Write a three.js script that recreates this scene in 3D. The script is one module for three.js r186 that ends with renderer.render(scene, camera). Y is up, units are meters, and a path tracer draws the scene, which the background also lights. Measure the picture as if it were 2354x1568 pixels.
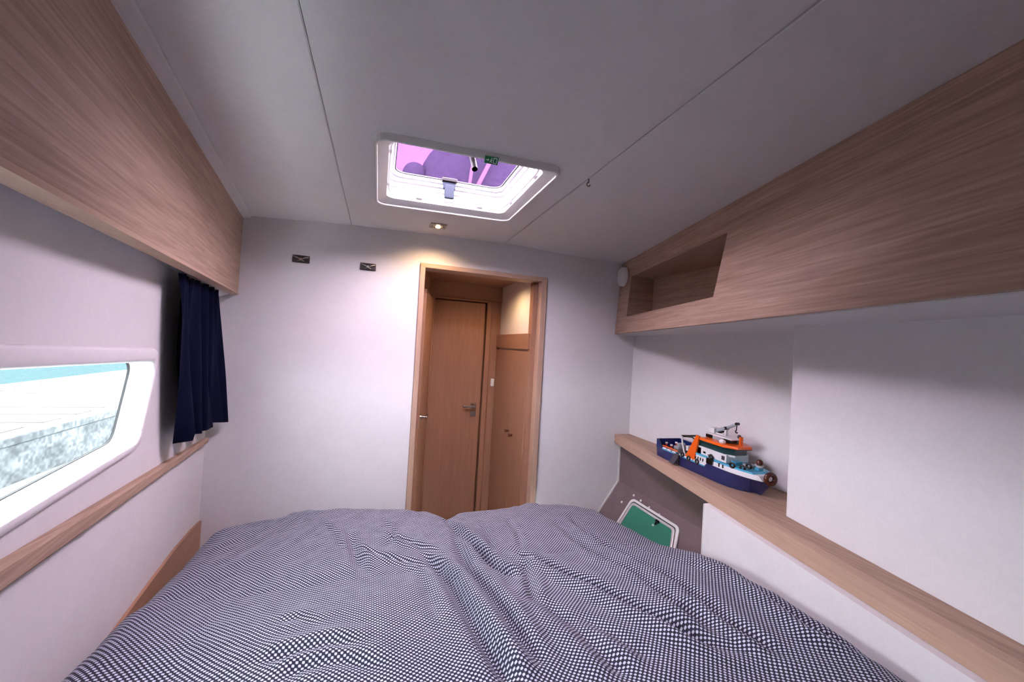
import * as THREE from 'three';
import { RoundedBoxGeometry } from 'three/addons/geometries/RoundedBoxGeometry.js';
import { mergeGeometries, mergeVertices, toCreasedNormals } from 'three/addons/utils/BufferGeometryUtils.js';
import { RectAreaLightUniformsLib } from 'three/addons/lights/RectAreaLightUniformsLib.js';

// ---------------------------------------------------------------- camera, sky, exposure
RectAreaLightUniformsLib.init();
const W = 2354, H = 1568, F = 890;                       // photograph frame and focal length in pixels
const scene = new THREE.Scene();
const EYE = new THREE.Vector3(0, 1.45, 1.8);
const yaw = THREE.MathUtils.degToRad(19), pitch = THREE.MathUtils.degToRad(1), roll = THREE.MathUtils.degToRad(3.3);
const fw = new THREE.Vector3(Math.sin(yaw) * Math.cos(pitch), Math.sin(pitch), -Math.cos(yaw) * Math.cos(pitch));
const rt0 = new THREE.Vector3(Math.cos(yaw), 0, Math.sin(yaw)), up0 = new THREE.Vector3().crossVectors(rt0, fw);
const rt = rt0.clone().multiplyScalar(Math.cos(roll)).addScaledVector(up0, Math.sin(roll));
const up = up0.clone().multiplyScalar(Math.cos(roll)).addScaledVector(rt0, -Math.sin(roll));
const camera = new THREE.PerspectiveCamera(2 * THREE.MathUtils.radToDeg(Math.atan(H / 2 / F)), W / H, 0.02, 200);
camera.position.copy(EYE);
camera.quaternion.setFromRotationMatrix(new THREE.Matrix4().makeBasis(rt, up, fw.clone().negate()));
scene.add(camera);

scene.background = new THREE.Color(0.99, 1.0, 0.99);      // bright overcast sky
scene.backgroundIntensity = 53;
const renderer = new THREE.WebGLRenderer({ antialias: true });
renderer.toneMapping = THREE.LinearToneMapping;
renderer.toneMappingExposure = 1.0;
renderer.shadowMap.enabled = true;

// ---------------------------------------------------------------- helpers
function rng(seed) { let s = seed >>> 0; return () => { s = (s + 0x6D2B79F5) | 0; let t = Math.imul(s ^ (s >>> 15), 1 | s); t = (t + Math.imul(t ^ (t >>> 7), 61 | t)) ^ t; return ((t ^ (t >>> 14)) >>> 0) / 4294967296; }; }
function tileNoise(seed, nx, ny) {
  const r = rng(seed), g = new Float32Array(nx * ny).map(() => r());
  return (u, v) => {
    const x = u * nx, y = v * ny, x0 = Math.floor(x), y0 = Math.floor(y);
    let fx = x - x0, fy = y - y0; fx = fx * fx * (3 - 2 * fx); fy = fy * fy * (3 - 2 * fy);
    const a = ((x0 % nx) + nx) % nx, b = (a + 1) % nx, c = ((y0 % ny) + ny) % ny, d = (c + 1) % ny;
    return (g[c * nx + a] * (1 - fx) + g[c * nx + b] * fx) * (1 - fy) + (g[d * nx + a] * (1 - fx) + g[d * nx + b] * fx) * fy;
  };
}
function dataTex(w, h, fn, srgb, rx = 1, ry = 1) {
  const d = new Uint8Array(w * h * 4);
  for (let j = 0; j < h; j++) for (let i = 0; i < w; i++) {
    const c = fn((i + 0.5) / w, (j + 0.5) / h), k = (j * w + i) * 4;
    d[k] = Math.max(0, Math.min(255, c[0])); d[k + 1] = Math.max(0, Math.min(255, c[1])); d[k + 2] = Math.max(0, Math.min(255, c[2])); d[k + 3] = 255;
  }
  const t = new THREE.DataTexture(d, w, h); t.wrapS = t.wrapT = THREE.RepeatWrapping; t.magFilter = THREE.LinearFilter; t.minFilter = THREE.LinearMipmapLinearFilter; t.generateMipmaps = true;
  if (srgb) t.colorSpace = THREE.SRGBColorSpace;
  t.repeat.set(rx, ry); t.needsUpdate = true; return t;
}
const used = {};
function numbered(n) { if (!(n in used)) { used[n] = 0; return n; } used[n]++; return n + '_' + String(used[n]).padStart(3, '0'); }
function add(name, geo, mat, parent = scene) {
  if (Array.isArray(geo)) { geo = geo.length > 1 ? mergeGeometries(geo.map((g) => { const n = g.index ? g.toNonIndexed() : g; for (const k of Object.keys(n.attributes)) if (!['position', 'normal', 'uv'].includes(k)) n.deleteAttribute(k); return n; })) : geo[0]; }
  const m = new THREE.Mesh(geo, mat); m.name = parent === scene ? numbered(name) : name; m.castShadow = m.receiveShadow = true; parent.add(m); return m;
}
function thing(name, label, category, pos = [0, 0, 0], turn = 0, group) {
  const o = new THREE.Group(); o.name = numbered(name); o.position.set(...pos); o.rotation.y = turn; o.userData = { label, category }; if (group) o.userData.group = group; scene.add(o); return o;
}
function tag(o, label, category, group) { o.userData.label = label; o.userData.category = category; if (group) o.userData.group = group; return o; }
function struct(name, label, pos = [0, 0, 0], turn = 0) { const o = new THREE.Group(); o.name = numbered(name); o.position.set(...pos); o.rotation.y = turn; o.userData = { kind: 'structure', label }; scene.add(o); return o; }
// box-mapped uv in metres; u runs along the grain axis
function boxUV(g, grain = 'z') {
  g = g.index ? g.toNonIndexed() : g; const p = g.attributes.position, uv = new Float32Array(p.count * 2), a = new THREE.Vector3(), b = new THREE.Vector3(), c = new THREE.Vector3(), ax = ['x', 'y', 'z'];
  for (let i = 0; i < p.count; i += 3) {
    a.fromBufferAttribute(p, i); b.fromBufferAttribute(p, i + 1); c.fromBufferAttribute(p, i + 2);
    const n = b.clone().sub(a).cross(c.clone().sub(a)), s = [Math.abs(n.x), Math.abs(n.y), Math.abs(n.z)], drop = ax[s.indexOf(Math.max(...s))];
    let two = ax.filter((k) => k !== drop); if (two[1] === grain) two = [two[1], two[0]];
    [a, b, c].forEach((q, k) => { uv[(i + k) * 2] = q[two[0]]; uv[(i + k) * 2 + 1] = q[two[1]] + (drop === 'y' ? 0.37 : 0); });
  }
  g.setAttribute('uv', new THREE.BufferAttribute(uv, 2)); return g;
}
const rbox = (w, h, d, x = 0, y = 0, z = 0, r = 0.002, grain = 'z') => boxUV(new RoundedBoxGeometry(w, h, d, 2, Math.min(r, w / 2.01, h / 2.01, d / 2.01)).translate(x, y, z), grain);
// a solid between two quads/polygons of equal length (bottom loop, top loop), flat shaded
function loft2(A, B, grain = 'z') {
  const pos = [], n = A.length, tri = (a, b, c) => pos.push(...a, ...b, ...c);
  for (let i = 0; i < n; i++) { const j = (i + 1) % n; tri(A[i], A[j], B[j]); tri(A[i], B[j], B[i]); }
  for (let i = 1; i < n - 1; i++) { tri(A[0], A[i + 1], A[i]); tri(B[0], B[i], B[i + 1]); }
  const g = new THREE.BufferGeometry(); g.setAttribute('position', new THREE.Float32BufferAttribute(pos, 3));
  // make every face point outward
  const ctr = new THREE.Vector3(); const p = g.attributes.position; for (let i = 0; i < p.count; i++) ctr.add(new THREE.Vector3().fromBufferAttribute(p, i)); ctr.divideScalar(p.count);
  const a = new THREE.Vector3(), b = new THREE.Vector3(), c = new THREE.Vector3();
  for (let i = 0; i < p.count; i += 3) {
    a.fromBufferAttribute(p, i); b.fromBufferAttribute(p, i + 1); c.fromBufferAttribute(p, i + 2);
    const nn = b.clone().sub(a).cross(c.clone().sub(a)); if (nn.dot(a.clone().add(b).add(c).divideScalar(3).sub(ctr)) < 0) { p.setXYZ(i + 1, c.x, c.y, c.z); p.setXYZ(i + 2, b.x, b.y, b.z); }
  }
  g.computeVertexNormals(); return boxUV(g, grain);
}
function roundedShape(pts, radii, T = THREE.Shape) {
  const s = new T(), n = pts.length, P = pts.map((p) => new THREE.Vector2(...p)); const R = (i) => Array.isArray(radii) ? radii[i] : radii;
  for (let i = 0; i < n; i++) {
    const p = P[i], a = P[(i + n - 1) % n].clone().sub(p), b = P[(i + 1) % n].clone().sub(p), la = a.length(), lb = b.length();
    const ang = a.angleTo(b), d = Math.min(R(i) / Math.tan(ang / 2), la / 2.05, lb / 2.05);
    const s0 = p.clone().addScaledVector(a.normalize(), d), s1 = p.clone().addScaledVector(b.normalize(), d);
    if (i === 0) s.moveTo(s0.x, s0.y); else s.lineTo(s0.x, s0.y);
    if (d > 1e-6) s.quadraticCurveTo(p.x, p.y, s1.x, s1.y);
  }
  s.closePath(); return s;
}
const rect = (x0, y0, x1, y1) => [[x0, y0], [x1, y0], [x1, y1], [x0, y1]];
const ext = (shape, depth, bevel = 0, seg = 2) => new THREE.ExtrudeGeometry(shape, { depth: depth - 2 * bevel, bevelEnabled: bevel > 0, bevelThickness: bevel, bevelSize: bevel, bevelOffset: -bevel, bevelSegments: seg, curveSegments: 10 }).translate(0, 0, bevel);
function ringXZ(hx, hz, r, ix, iz, ir, y0, y1, bevel = 0) {          // flat ring, plan x/z, from y0 to y1
  const s = roundedShape(rect(-hx, -hz, hx, hz), r); s.holes.push(roundedShape(rect(-ix, -iz, ix, iz), ir, THREE.Path));
  return ext(s, y1 - y0, bevel).rotateX(-Math.PI / 2).translate(0, y0, 0);
}
const tube = (pts, r, seg = 24, closed = false, rs = 8) => new THREE.TubeGeometry(new THREE.CatmullRomCurve3(pts.map((p) => new THREE.Vector3(...p)), closed, 'catmullrom', 0.3), seg, r, rs, closed);
const cyl = (r0, r1, h, x, y, z, seg = 20) => new THREE.CylinderGeometry(r0, r1, h, seg).translate(x, y, z);
function segTo(px, py, y) { const d = fw.clone().addScaledVector(rt, (px - W / 2) / F).addScaledVector(up, -(py - H / 2) / F); return EYE.clone().addScaledVector(d, (y - EYE.y) / d.y); }

// ---------------------------------------------------------------- materials
function woodTex(seed, dark, light, contrast = 1) {
  const a = tileNoise(seed, 3, 40), b = tileNoise(seed + 1, 8, 128), c = tileNoise(seed + 2, 20, 256), w = tileNoise(seed + 3, 4, 4), e = tileNoise(seed + 4, 2, 6);
  return (u, v) => {
    const vv = v + 0.012 * (w(u, v) - 0.5);
    let t = 0.5 + contrast * (0.22 * (e(u, vv) - 0.5) + 0.26 * (a(u, vv) - 0.5) + 0.55 * (b(u, vv) - 0.5) + 0.35 * (c(u, vv) - 0.5));
    const pore = c(u * 1 + 0.3, vv + 0.11); if (pore > 0.8) t -= (pore - 0.8) * 1.3 * contrast;
    t = Math.max(0, Math.min(1, t)); return [0, 1, 2].map((k) => dark[k] + (light[k] - dark[k]) * t);
  };
}
function woodMat(seed, dark, light, contrast, rough = 0.5) {
  const f = woodTex(seed, dark, light, contrast);
  return new THREE.MeshPhysicalMaterial({ map: dataTex(1024, 1024, f, true, 1 / 0.9, 1 / 0.5), roughness: rough, specularIntensity: 0.5, bumpMap: dataTex(512, 512, (u, v) => { const c = f(u, v)[1]; return [c, c, c]; }, false, 1 / 0.9, 1 / 0.5), bumpScale: 0.0004 });
}
function grainTex(seed, base, amp, n = 256) { const a = tileNoise(seed, n / 2, n / 2), b = tileNoise(seed + 1, 9, 9), c = tileNoise(seed + 2, 30, 30); return dataTex(n, n, (u, v) => { const t = (a(u, v) - 0.5) * amp + (b(u, v) - 0.5) * amp * 0.6 + (c(u, v) - 0.5) * amp * 0.5; return base.map((x) => x + t); }, true, 1 / 0.5, 1 / 0.5); }
const bumpNoise = (seed, n, rep) => { const a = tileNoise(seed, n / 2, n / 2), b = tileNoise(seed + 1, n / 8, n / 8); return dataTex(n, n, (u, v) => { const t = 255 * (0.6 * a(u, v) + 0.4 * b(u, v)); return [t, t, t]; }, false, 1 / rep, 1 / rep); };
const MAT = {};
MAT.oak = woodMat(11, [148, 120, 104], [198, 170, 150], 0.85);
MAT.oakDoor = woodMat(31, [150, 112, 90], [176, 136, 112], 0.6, 0.42);
MAT.edge = woodMat(51, [176, 146, 126], [204, 175, 154], 0.7);
MAT.wall = new THREE.MeshPhysicalMaterial({ map: grainTex(71, [236, 234, 236], 4), roughness: 0.55, specularIntensity: 0.4 });
MAT.ceil = new THREE.MeshPhysicalMaterial({ map: grainTex(81, [236, 234, 236], 4), roughness: 0.8, specularIntensity: 0.3, bumpMap: bumpNoise(83, 256, 0.12), bumpScale: 0.00015 });
MAT.hullLiner = new THREE.MeshPhysicalMaterial({ map: grainTex(91, [228, 224, 226], 4), roughness: 0.42, specularIntensity: 0.5 });
MAT.white = new THREE.MeshPhysicalMaterial({ color: 0xeeeeec, roughness: 0.35 });
MAT.taupe = new THREE.MeshPhysicalMaterial({ map: grainTex(101, [116, 100, 102], 6), roughness: 0.7 });
MAT.chrome = new THREE.MeshPhysicalMaterial({ color: 0xb8b6b2, metalness: 1, roughness: 0.25 });
MAT.steel = new THREE.MeshPhysicalMaterial({ color: 0x8d949c, metalness: 0.6, roughness: 0.4 });
MAT.greyPlastic = new THREE.MeshPhysicalMaterial({ color: 0x242a32, roughness: 0.6, specularIntensity: 0.1 });
MAT.black = new THREE.MeshPhysicalMaterial({ color: 0x0c0b0c, roughness: 0.5, specularIntensity: 0.3 });
MAT.rubber = new THREE.MeshPhysicalMaterial({ color: 0x2a2b2e, roughness: 0.8 });
MAT.floor = woodMat(61, [120, 88, 64], [160, 122, 92], 0.8);

// ---------------------------------------------------------------- room shell
const CP = [[-1.2, 1.873], [-0.14, 1.937], [0.553, 1.957], [1.7, 1.926]];
function ceilY(x) { for (let i = 0; i < 3; i++) if (x <= CP[i + 1][0] || i === 2) { const [x0, y0] = CP[i], [x1, y1] = CP[i + 1]; return y0 + (y1 - y0) * (x - x0) / (x1 - x0); } }
const LX = (z) => -0.61 + 0.134 * z;                 // inner face of the hull side
const LTURN = Math.atan2(-0.9911, 0.1328);           // local x along the hull, local z outboard
{ // floor
  const f = struct('floor', 'wooden cabin sole');
  for (let k = 0; k < 12; k++) add('plank', rbox(0.166, 0.04, 3.6, -0.75 + k * 0.17, -0.02, 0.95, 0.002), MAT.floor, f);
}
const ceiling = struct('ceiling', 'off-white vinyl headliner in three panels with narrow seams');
const HATCH = [0.205, 0.605];
function ceilPanel(x0, x1, hole) {
  const s = new THREE.Shape(); const n = 8; const xn = x0 < -0.5 ? LX(2.62) - 0.03 : x0; s.moveTo(xn, -2.62); s.lineTo(x1, -2.62); s.lineTo(x1, 0.03); s.lineTo(x0, 0.03); s.closePath();
  if (hole) s.holes.push(roundedShape(rect(HATCH[0] - 0.222, -HATCH[1] - 0.212, HATCH[0] + 0.222, -HATCH[1] + 0.212), 0.03, THREE.Path));
  const g = ext(s, 0.03, 0.002, 1).rotateX(-Math.PI / 2); const p = g.attributes.position;   // shape y -> -z
  for (let i = 0; i < p.count; i++) p.setY(i, p.getY(i) + ceilY(p.getX(i)));
  g.computeVertexNormals(); return boxUV(g);
}
add('ceiling_panel', ceilPanel(-0.645, -0.1405), MAT.ceil, ceiling);
add('ceiling_panel', ceilPanel(-0.1390, 0.5515, true), MAT.ceil, ceiling);
add('ceiling_panel', ceilPanel(0.5555, 1.6), MAT.ceil, ceiling);
{ // deck above, with the hatch opening
  const d = struct('deck', 'white deck moulding around the hatch opening');
  const s = new THREE.Shape([[-0.68, 1.8], [1.6, 1.8], [1.6, -2.75], [-0.3, -2.75], [-0.66, 0]].map((p) => new THREE.Vector2(...p)));
  s.holes.push(roundedShape(rect(HATCH[0] - 0.225, -HATCH[1] - 0.215, HATCH[0] + 0.225, -HATCH[1] + 0.215), 0.03, THREE.Path));
  add('deck_moulding', boxUV(ext(s, 0.035).rotateX(-Math.PI / 2).translate(0, 1.99, 0)), MAT.white, d);
}
{ // bulkhead with the doorway
  const w = struct('wall_end', 'white bulkhead with a narrow doorway');
  const s = new THREE.Shape([[-0.655, -0.04], [0.165, -0.04], [0.165, 1.806], [0.78, 1.806], [0.78, -0.04], [1.39, -0.04], [1.39, 1.995], [-0.655, 1.995]].map((p) => new THREE.Vector2(...p)));
  add('wall_panel', boxUV(ext(s, 0.06).translate(0, 0, -0.06)), MAT.wall, w);
}
{ // back bulkhead behind the camera
  const w = struct('wall_back', 'white bulkhead at the head of the berth');
  add('wall_panel', rbox(2.4, 2.04, 0.06, 0.5, 0.98, 2.6, 0.002), MAT.wall, w);
}
{ // inboard side: upper wall, boxed-out panel, lower wall below the shelf
  const w = struct('wall_right', 'white inboard cabin side with a boxed-out panel above the wooden shelf');
  add('wall_panel', rbox(0.06, 2.04, 2.75, 1.36, 0.98, 1.27, 0.002), MAT.wall, w);
  const fx = (z) => 1.127 - 0.236 * (z - 1.008);
  const sh = roundedShape([[1.335, -1.008], [1.127, -1.008], [fx(2.58), -2.58], [1.335, -2.58]], [0.001, 0.014, 0.001, 0.001]);
  add('boxed_panel', boxUV(ext(sh, 0.556).rotateX(-Math.PI / 2).translate(0, 1.0165, 0)), MAT.wall, w);
  const lx = (z) => 1.2155 - 0.207 * z;
  add('lower_panel', loft2([[lx(0.795), 0, 0.795], [lx(2.57), 0, 2.57], [1.335, 0, 2.57], [1.335, 0, 0.795]], [[lx(0.795), 0.971, 0.795], [lx(2.57), 0.971, 2.57], [1.335, 0.971, 2.57], [1.335, 0.971, 0.795]]), MAT.wall, w);
  add('corner_bead', rbox(0.006, 0.97, 0.006, lx(0.795) + 0.001, 0.486, 0.796, 0.0025), MAT.white, w);
}

// hull side with the long port light
const zu = (z) => z * 1.009;
const WIN = [[zu(0.588), 1.364], [zu(0.664), 1.184], [zu(1.5), 1.176], [zu(1.56), 1.4]];
const WINR = [0.03, 0.045, 0.05, 0.04];
{
  const w = struct('wall_left', 'off-white moulded hull side with a recessed port light', [LX(0), 0, 0], LTURN);
  const s = new THREE.Shape([[-0.1, -0.03], [2.72, -0.03], [2.72, 1.99], [-0.1, 1.99]].map((p) => new THREE.Vector2(...p)));
  s.holes.push(roundedShape(WIN, WINR, THREE.Path));
  add('hull_liner', boxUV(ext(s, 0.04), 'x'), MAT.hullLiner, w);
}
function offsetPoly(P, d) { // outward offset of a polygon
  const n = P.length; let area = 0; for (let i = 0; i < n; i++) { const a = P[i], b = P[(i + 1) % n]; area += a[0] * b[1] - b[0] * a[1]; } const sg = Math.sign(area);
  return P.map((p, i) => { const a = P[(i + n - 1) % n], b = P[(i + 1) % n]; const e = (q, r) => { const dx = r[0] - q[0], dy = r[1] - q[1], l = Math.hypot(dx, dy); return [sg * dy / l, -sg * dx / l]; }; const n1 = e(a, p), n2 = e(p, b); const k = 1 + n1[0] * n2[0] + n1[1] * n2[1]; return [p[0] + d * (n1[0] + n2[0]) / k, p[1] + d * (n1[1] + n2[1]) / k]; });
}
{
  const win = struct('window_1', 'long tapered port light with a white moulded surround', [LX(0), 0, 0], LTURN);
  const o = offsetPoly(WIN, 0.02); o[0][1] += 0.014; o[3][1] += 0.014; const s = roundedShape(o, WINR.map((r) => r + 0.015)); s.holes.push(roundedShape(WIN, WINR, THREE.Path));
  add('window_frame', toCreasedNormals(ext(s, 0.014, 0.006, 4).translate(0, 0, -0.009), 0.9), MAT.hullLiner, win);
  const r = roundedShape(offsetPoly(WIN, 0.002), WINR); r.holes.push(roundedShape(offsetPoly(WIN, -0.0015), WINR, THREE.Path));
  add('gasket', ext(r, 0.004).translate(0, 0, 0.0385), MAT.rubber, win);
  add('pane', new THREE.ShapeGeometry(roundedShape(offsetPoly(WIN, 0.003), WINR)).translate(0, 0, 0.041), new THREE.MeshPhysicalMaterial({ color: new THREE.Color(0.26, 0.285, 0.295), transmission: 1, thickness: 0, roughness: 0.02, ior: 1.45, specularIntensity: 0.1 }), win);
}
{ // ceiling trims
  const t = struct('trim_1', 'narrow white bead along the top of the hull-side locker');
  const g = loft2([[LX(-0.0) + 0.074, ceilY(-0.52) - 0.012, 0.004], [LX(0) + 0.098, ceilY(-0.5) - 0.01, 0.004], [LX(2.5) + 0.098, ceilY(-0.2) - 0.014, 2.5], [LX(2.5) + 0.074, ceilY(-0.2) - 0.014, 2.5]], [[LX(0) + 0.074, ceilY(-0.52) + 0.008, 0.004], [LX(0) + 0.098, ceilY(-0.5) + 0.008, 0.004], [LX(2.5) + 0.098, ceilY(-0.2) + 0.01, 2.5], [LX(2.5) + 0.074, ceilY(-0.2) + 0.01, 2.5]]);
  add('bead', g, MAT.ceil, t);
  add('bead_nose', tube([[LX(0) + 0.098, ceilY(-0.5) - 0.004, 0.004], [LX(2.5) + 0.098, ceilY(-0.2) - 0.008, 2.5]], 0.005, 2), MAT.ceil, t);
}

// ---------------------------------------------------------------- passage beyond the doorway
{
  const f = struct('door_1', 'pale wooden frame of the open doorway');
  const jamb = (x0, x1, y0, y1, z0, z1, gr) => rbox(x1 - x0, y1 - y0, z1 - z0, (x0 + x1) / 2, (y0 + y1) / 2, (z0 + z1) / 2, 0.003, gr);
  add('jamb', jamb(0.159, 0.182, 0, 1.812, -0.075, 0.014, 'y'), MAT.edge, f);
  add('jamb', jamb(0.756, 0.786, 0, 1.812, -0.075, 0.014, 'y'), MAT.edge, f);
  add('door_stop', jamb(0.731, 0.757, 0, 1.79, -0.075, -0.03, 'y'), MAT.oakDoor, f);
  add('head', jamb(0.159, 0.786, 1.79, 1.812, -0.075, 0.0145, 'x'), MAT.edge, f);
  const L = [[0.182, -0.06], [0.297, -0.62]];
  const w = struct('wall_passage_left', 'wooden side of the passage');
  add('wall_panel', loft2([[0.17, 0, -0.06], [0.14, 0, -0.06], [0.26, 0, -0.7], [0.288, 0, -0.64]], [[0.17, 1.84, -0.06], [0.14, 1.84, -0.06], [0.26, 1.84, -0.7], [0.288, 1.84, -0.64]], 'y'), MAT.oakDoor, w);
  const b = struct('wall_passage_end', 'wooden end of the passage around the far door');
  add('header', rbox(0.6, 0.1, 0.05, 0.53, 1.79, -0.63, 0.002, 'x'), MAT.oakDoor, b);
  add('side_panel', rbox(0.1, 1.84, 0.03, 0.705, 0.92, -0.63, 0.002, 'y'), MAT.oakDoor, b);
  add('back_panel', rbox(0.75, 1.9, 0.02, 0.52, 0.93, -0.67, 0.002, 'y'), MAT.oakDoor, b);
  const c = struct('wall_passage_top', 'wooden ceiling of the passage');
  add('ceiling_panel', rbox(0.8, 0.03, 0.62, 0.5, 1.852, -0.37, 0.002, 'x'), MAT.oakDoor, c);
  const r = struct('wall_passage_right', 'white panel above the wardrobe in the passage');
  add('wall_panel', rbox(0.03, 1.9, 0.62, 0.76, 0.93, -0.37, 0.002, 'y'), MAT.wall, r);
  // far door
  const d2 = struct('door_2', 'closed brown wooden door with a chrome lever at the end of the passage', [0.30, 0, -0.6]);
  add('leaf', rbox(0.335, 1.715, 0.03, 0.1675, 0.865, -0.016, 0.003, 'y'), MAT.oakDoor, d2);
  add('frame_post', rbox(0.03, 1.74, 0.03, 0.361, 0.87, -0.008, 0.003, 'y'), MAT.oakDoor, d2);
  add('frame_post', rbox(0.02, 1.74, 0.03, -0.016, 0.87, -0.008, 0.003, 'y'), MAT.oakDoor, d2);
  add('frame_head', rbox(0.4, 0.012, 0.03, 0.18, 1.735, -0.008, 0.003, 'x'), MAT.oakDoor, d2);
  const hd = add('lever_handle', [rbox(0.034, 0.034, 0.006, 0.292, 1.07, 0.002, 0.002), new THREE.CylinderGeometry(0.008, 0.008, 0.035, 14).rotateX(Math.PI / 2).translate(0.292, 1.07, 0.02), rbox(0.085, 0.014, 0.012, 0.258, 1.07, 0.036, 0.005, 'x')], MAT.chrome, d2);
  add('keyhole_plate', [rbox(0.034, 0.034, 0.006, 0.292, 1.02, 0.002, 0.002), new THREE.CylinderGeometry(0.007, 0.007, 0.012, 12).rotateX(Math.PI / 2).translate(0.292, 1.02, 0.006)], MAT.chrome, d2);
  // side door on the left of the passage
  const th = Math.atan2(0.56, 0.115);
  const d3 = struct('door_3', 'narrow wooden side door on the passage wall, seen nearly edge-on', [0.1935, 0, -0.075], th);
  add('leaf', rbox(0.44, 1.70, 0.018, 0.24, 0.86, 0.0, 0.003, 'y'), MAT.oakDoor, d3);
  add('frame_post', rbox(0.02, 1.75, 0.03, 0.478, 0.875, 0.0, 0.003, 'y'), MAT.oakDoor, d3);
  add('lever_handle', [new THREE.CylinderGeometry(0.012, 0.012, 0.008, 14).rotateX(Math.PI / 2).translate(0.045, 1.09, 0.013), new THREE.CylinderGeometry(0.006, 0.006, 0.03, 12).rotateX(Math.PI / 2).translate(0.045, 1.09, 0.026), rbox(0.07, 0.012, 0.01, 0.072, 1.09, 0.04, 0.004, 'x')], MAT.chrome, d3);
  // wardrobe
  const wd = thing('wardrobe', 'tall brown two-door wardrobe built into the right of the passage', 'wardrobe', [0.735, 0, -0.33]);
  add('top_rail', rbox(0.02, 0.083, 0.57, 0.0, 1.4875, 0, 0.002, 'z'), MAT.oakDoor, wd);
  for (const [z0, z1, kz] of [[-0.275, 0.078, 0.047], [0.081, 0.275, 0.11]]) {
    const d = add('door', rbox(0.018, 1.40, z1 - z0, 0, 0.735, (z0 + z1) / 2, 0.002, 'y'), MAT.oakDoor, wd);
    add('knob', new THREE.LatheGeometry([[0.0001, 0], [0.007, 0], [0.005, 0.008], [0.009, 0.016], [0.008, 0.021], [0.0001, 0.023]].map((p) => new THREE.Vector2(...p)), 14).rotateZ(Math.PI / 2).translate(-0.009, kz < 0.06 ? 0.979 : 0.969, kz), new THREE.MeshPhysicalMaterial({ color: 0x5a2c1a, roughness: 0.4 }), d);
  }
  const sw = thing('light_switch', 'small white rocker switch beside the far passage door', 'switch', [0.712, 1.218, -0.612]);
  add('plate', rbox(0.024, 0.05, 0.008, 0, 0, 0, 0.003), MAT.white, sw);
  add('rocker', rbox(0.014, 0.026, 0.008, 0, 0, 0.005, 0.002), MAT.white, sw);
}

// ---------------------------------------------------------------- lockers, shelf, ledge
{
  const k = thing('overhead_locker', 'long pale oak overhead locker along the hull side above the port light', 'locker');
  const fx = (z) => -0.535 + 0.134 * z, Z1 = 2.56;
  const q = (z, t) => { const c = ceilY(fx(z)); return [[fx(z), 1.6, z], [fx(z), c - 0.001, z], [fx(z) - t, c - 0.001, z], [fx(z) - t, 1.6, z]]; };
  add('front_panel', loft2(q(0.002, 0.016), q(Z1, 0.016)), MAT.oak, k);
  const BY = (z) => 1.578 + 0.05 * Math.min(1, z / 0.8);
  const b = (z) => [[fx(z) - 0.017, 1.602, z], [LX(z) + 0.001, BY(z), z], [LX(z) + 0.001, BY(z) + 0.016, z], [fx(z) - 0.017, 1.618, z]];
  add('bottom_panel', [loft2(b(0.002), b(0.8)), loft2(b(0.8), b(Z1))], MAT.ceil, k);
  const e = (z, w) => [[fx(z) + 0.003, 1.5995, z], [fx(z) - 0.02, 1.5935, z], [fx(z) - 0.02, 1.6005, z], [fx(z) + 0.003, 1.6 + w, z]];
  add('edge_moulding', loft2(e(0.002, 0.004), e(Z1, 0.014)), MAT.edge, k);
}
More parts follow.
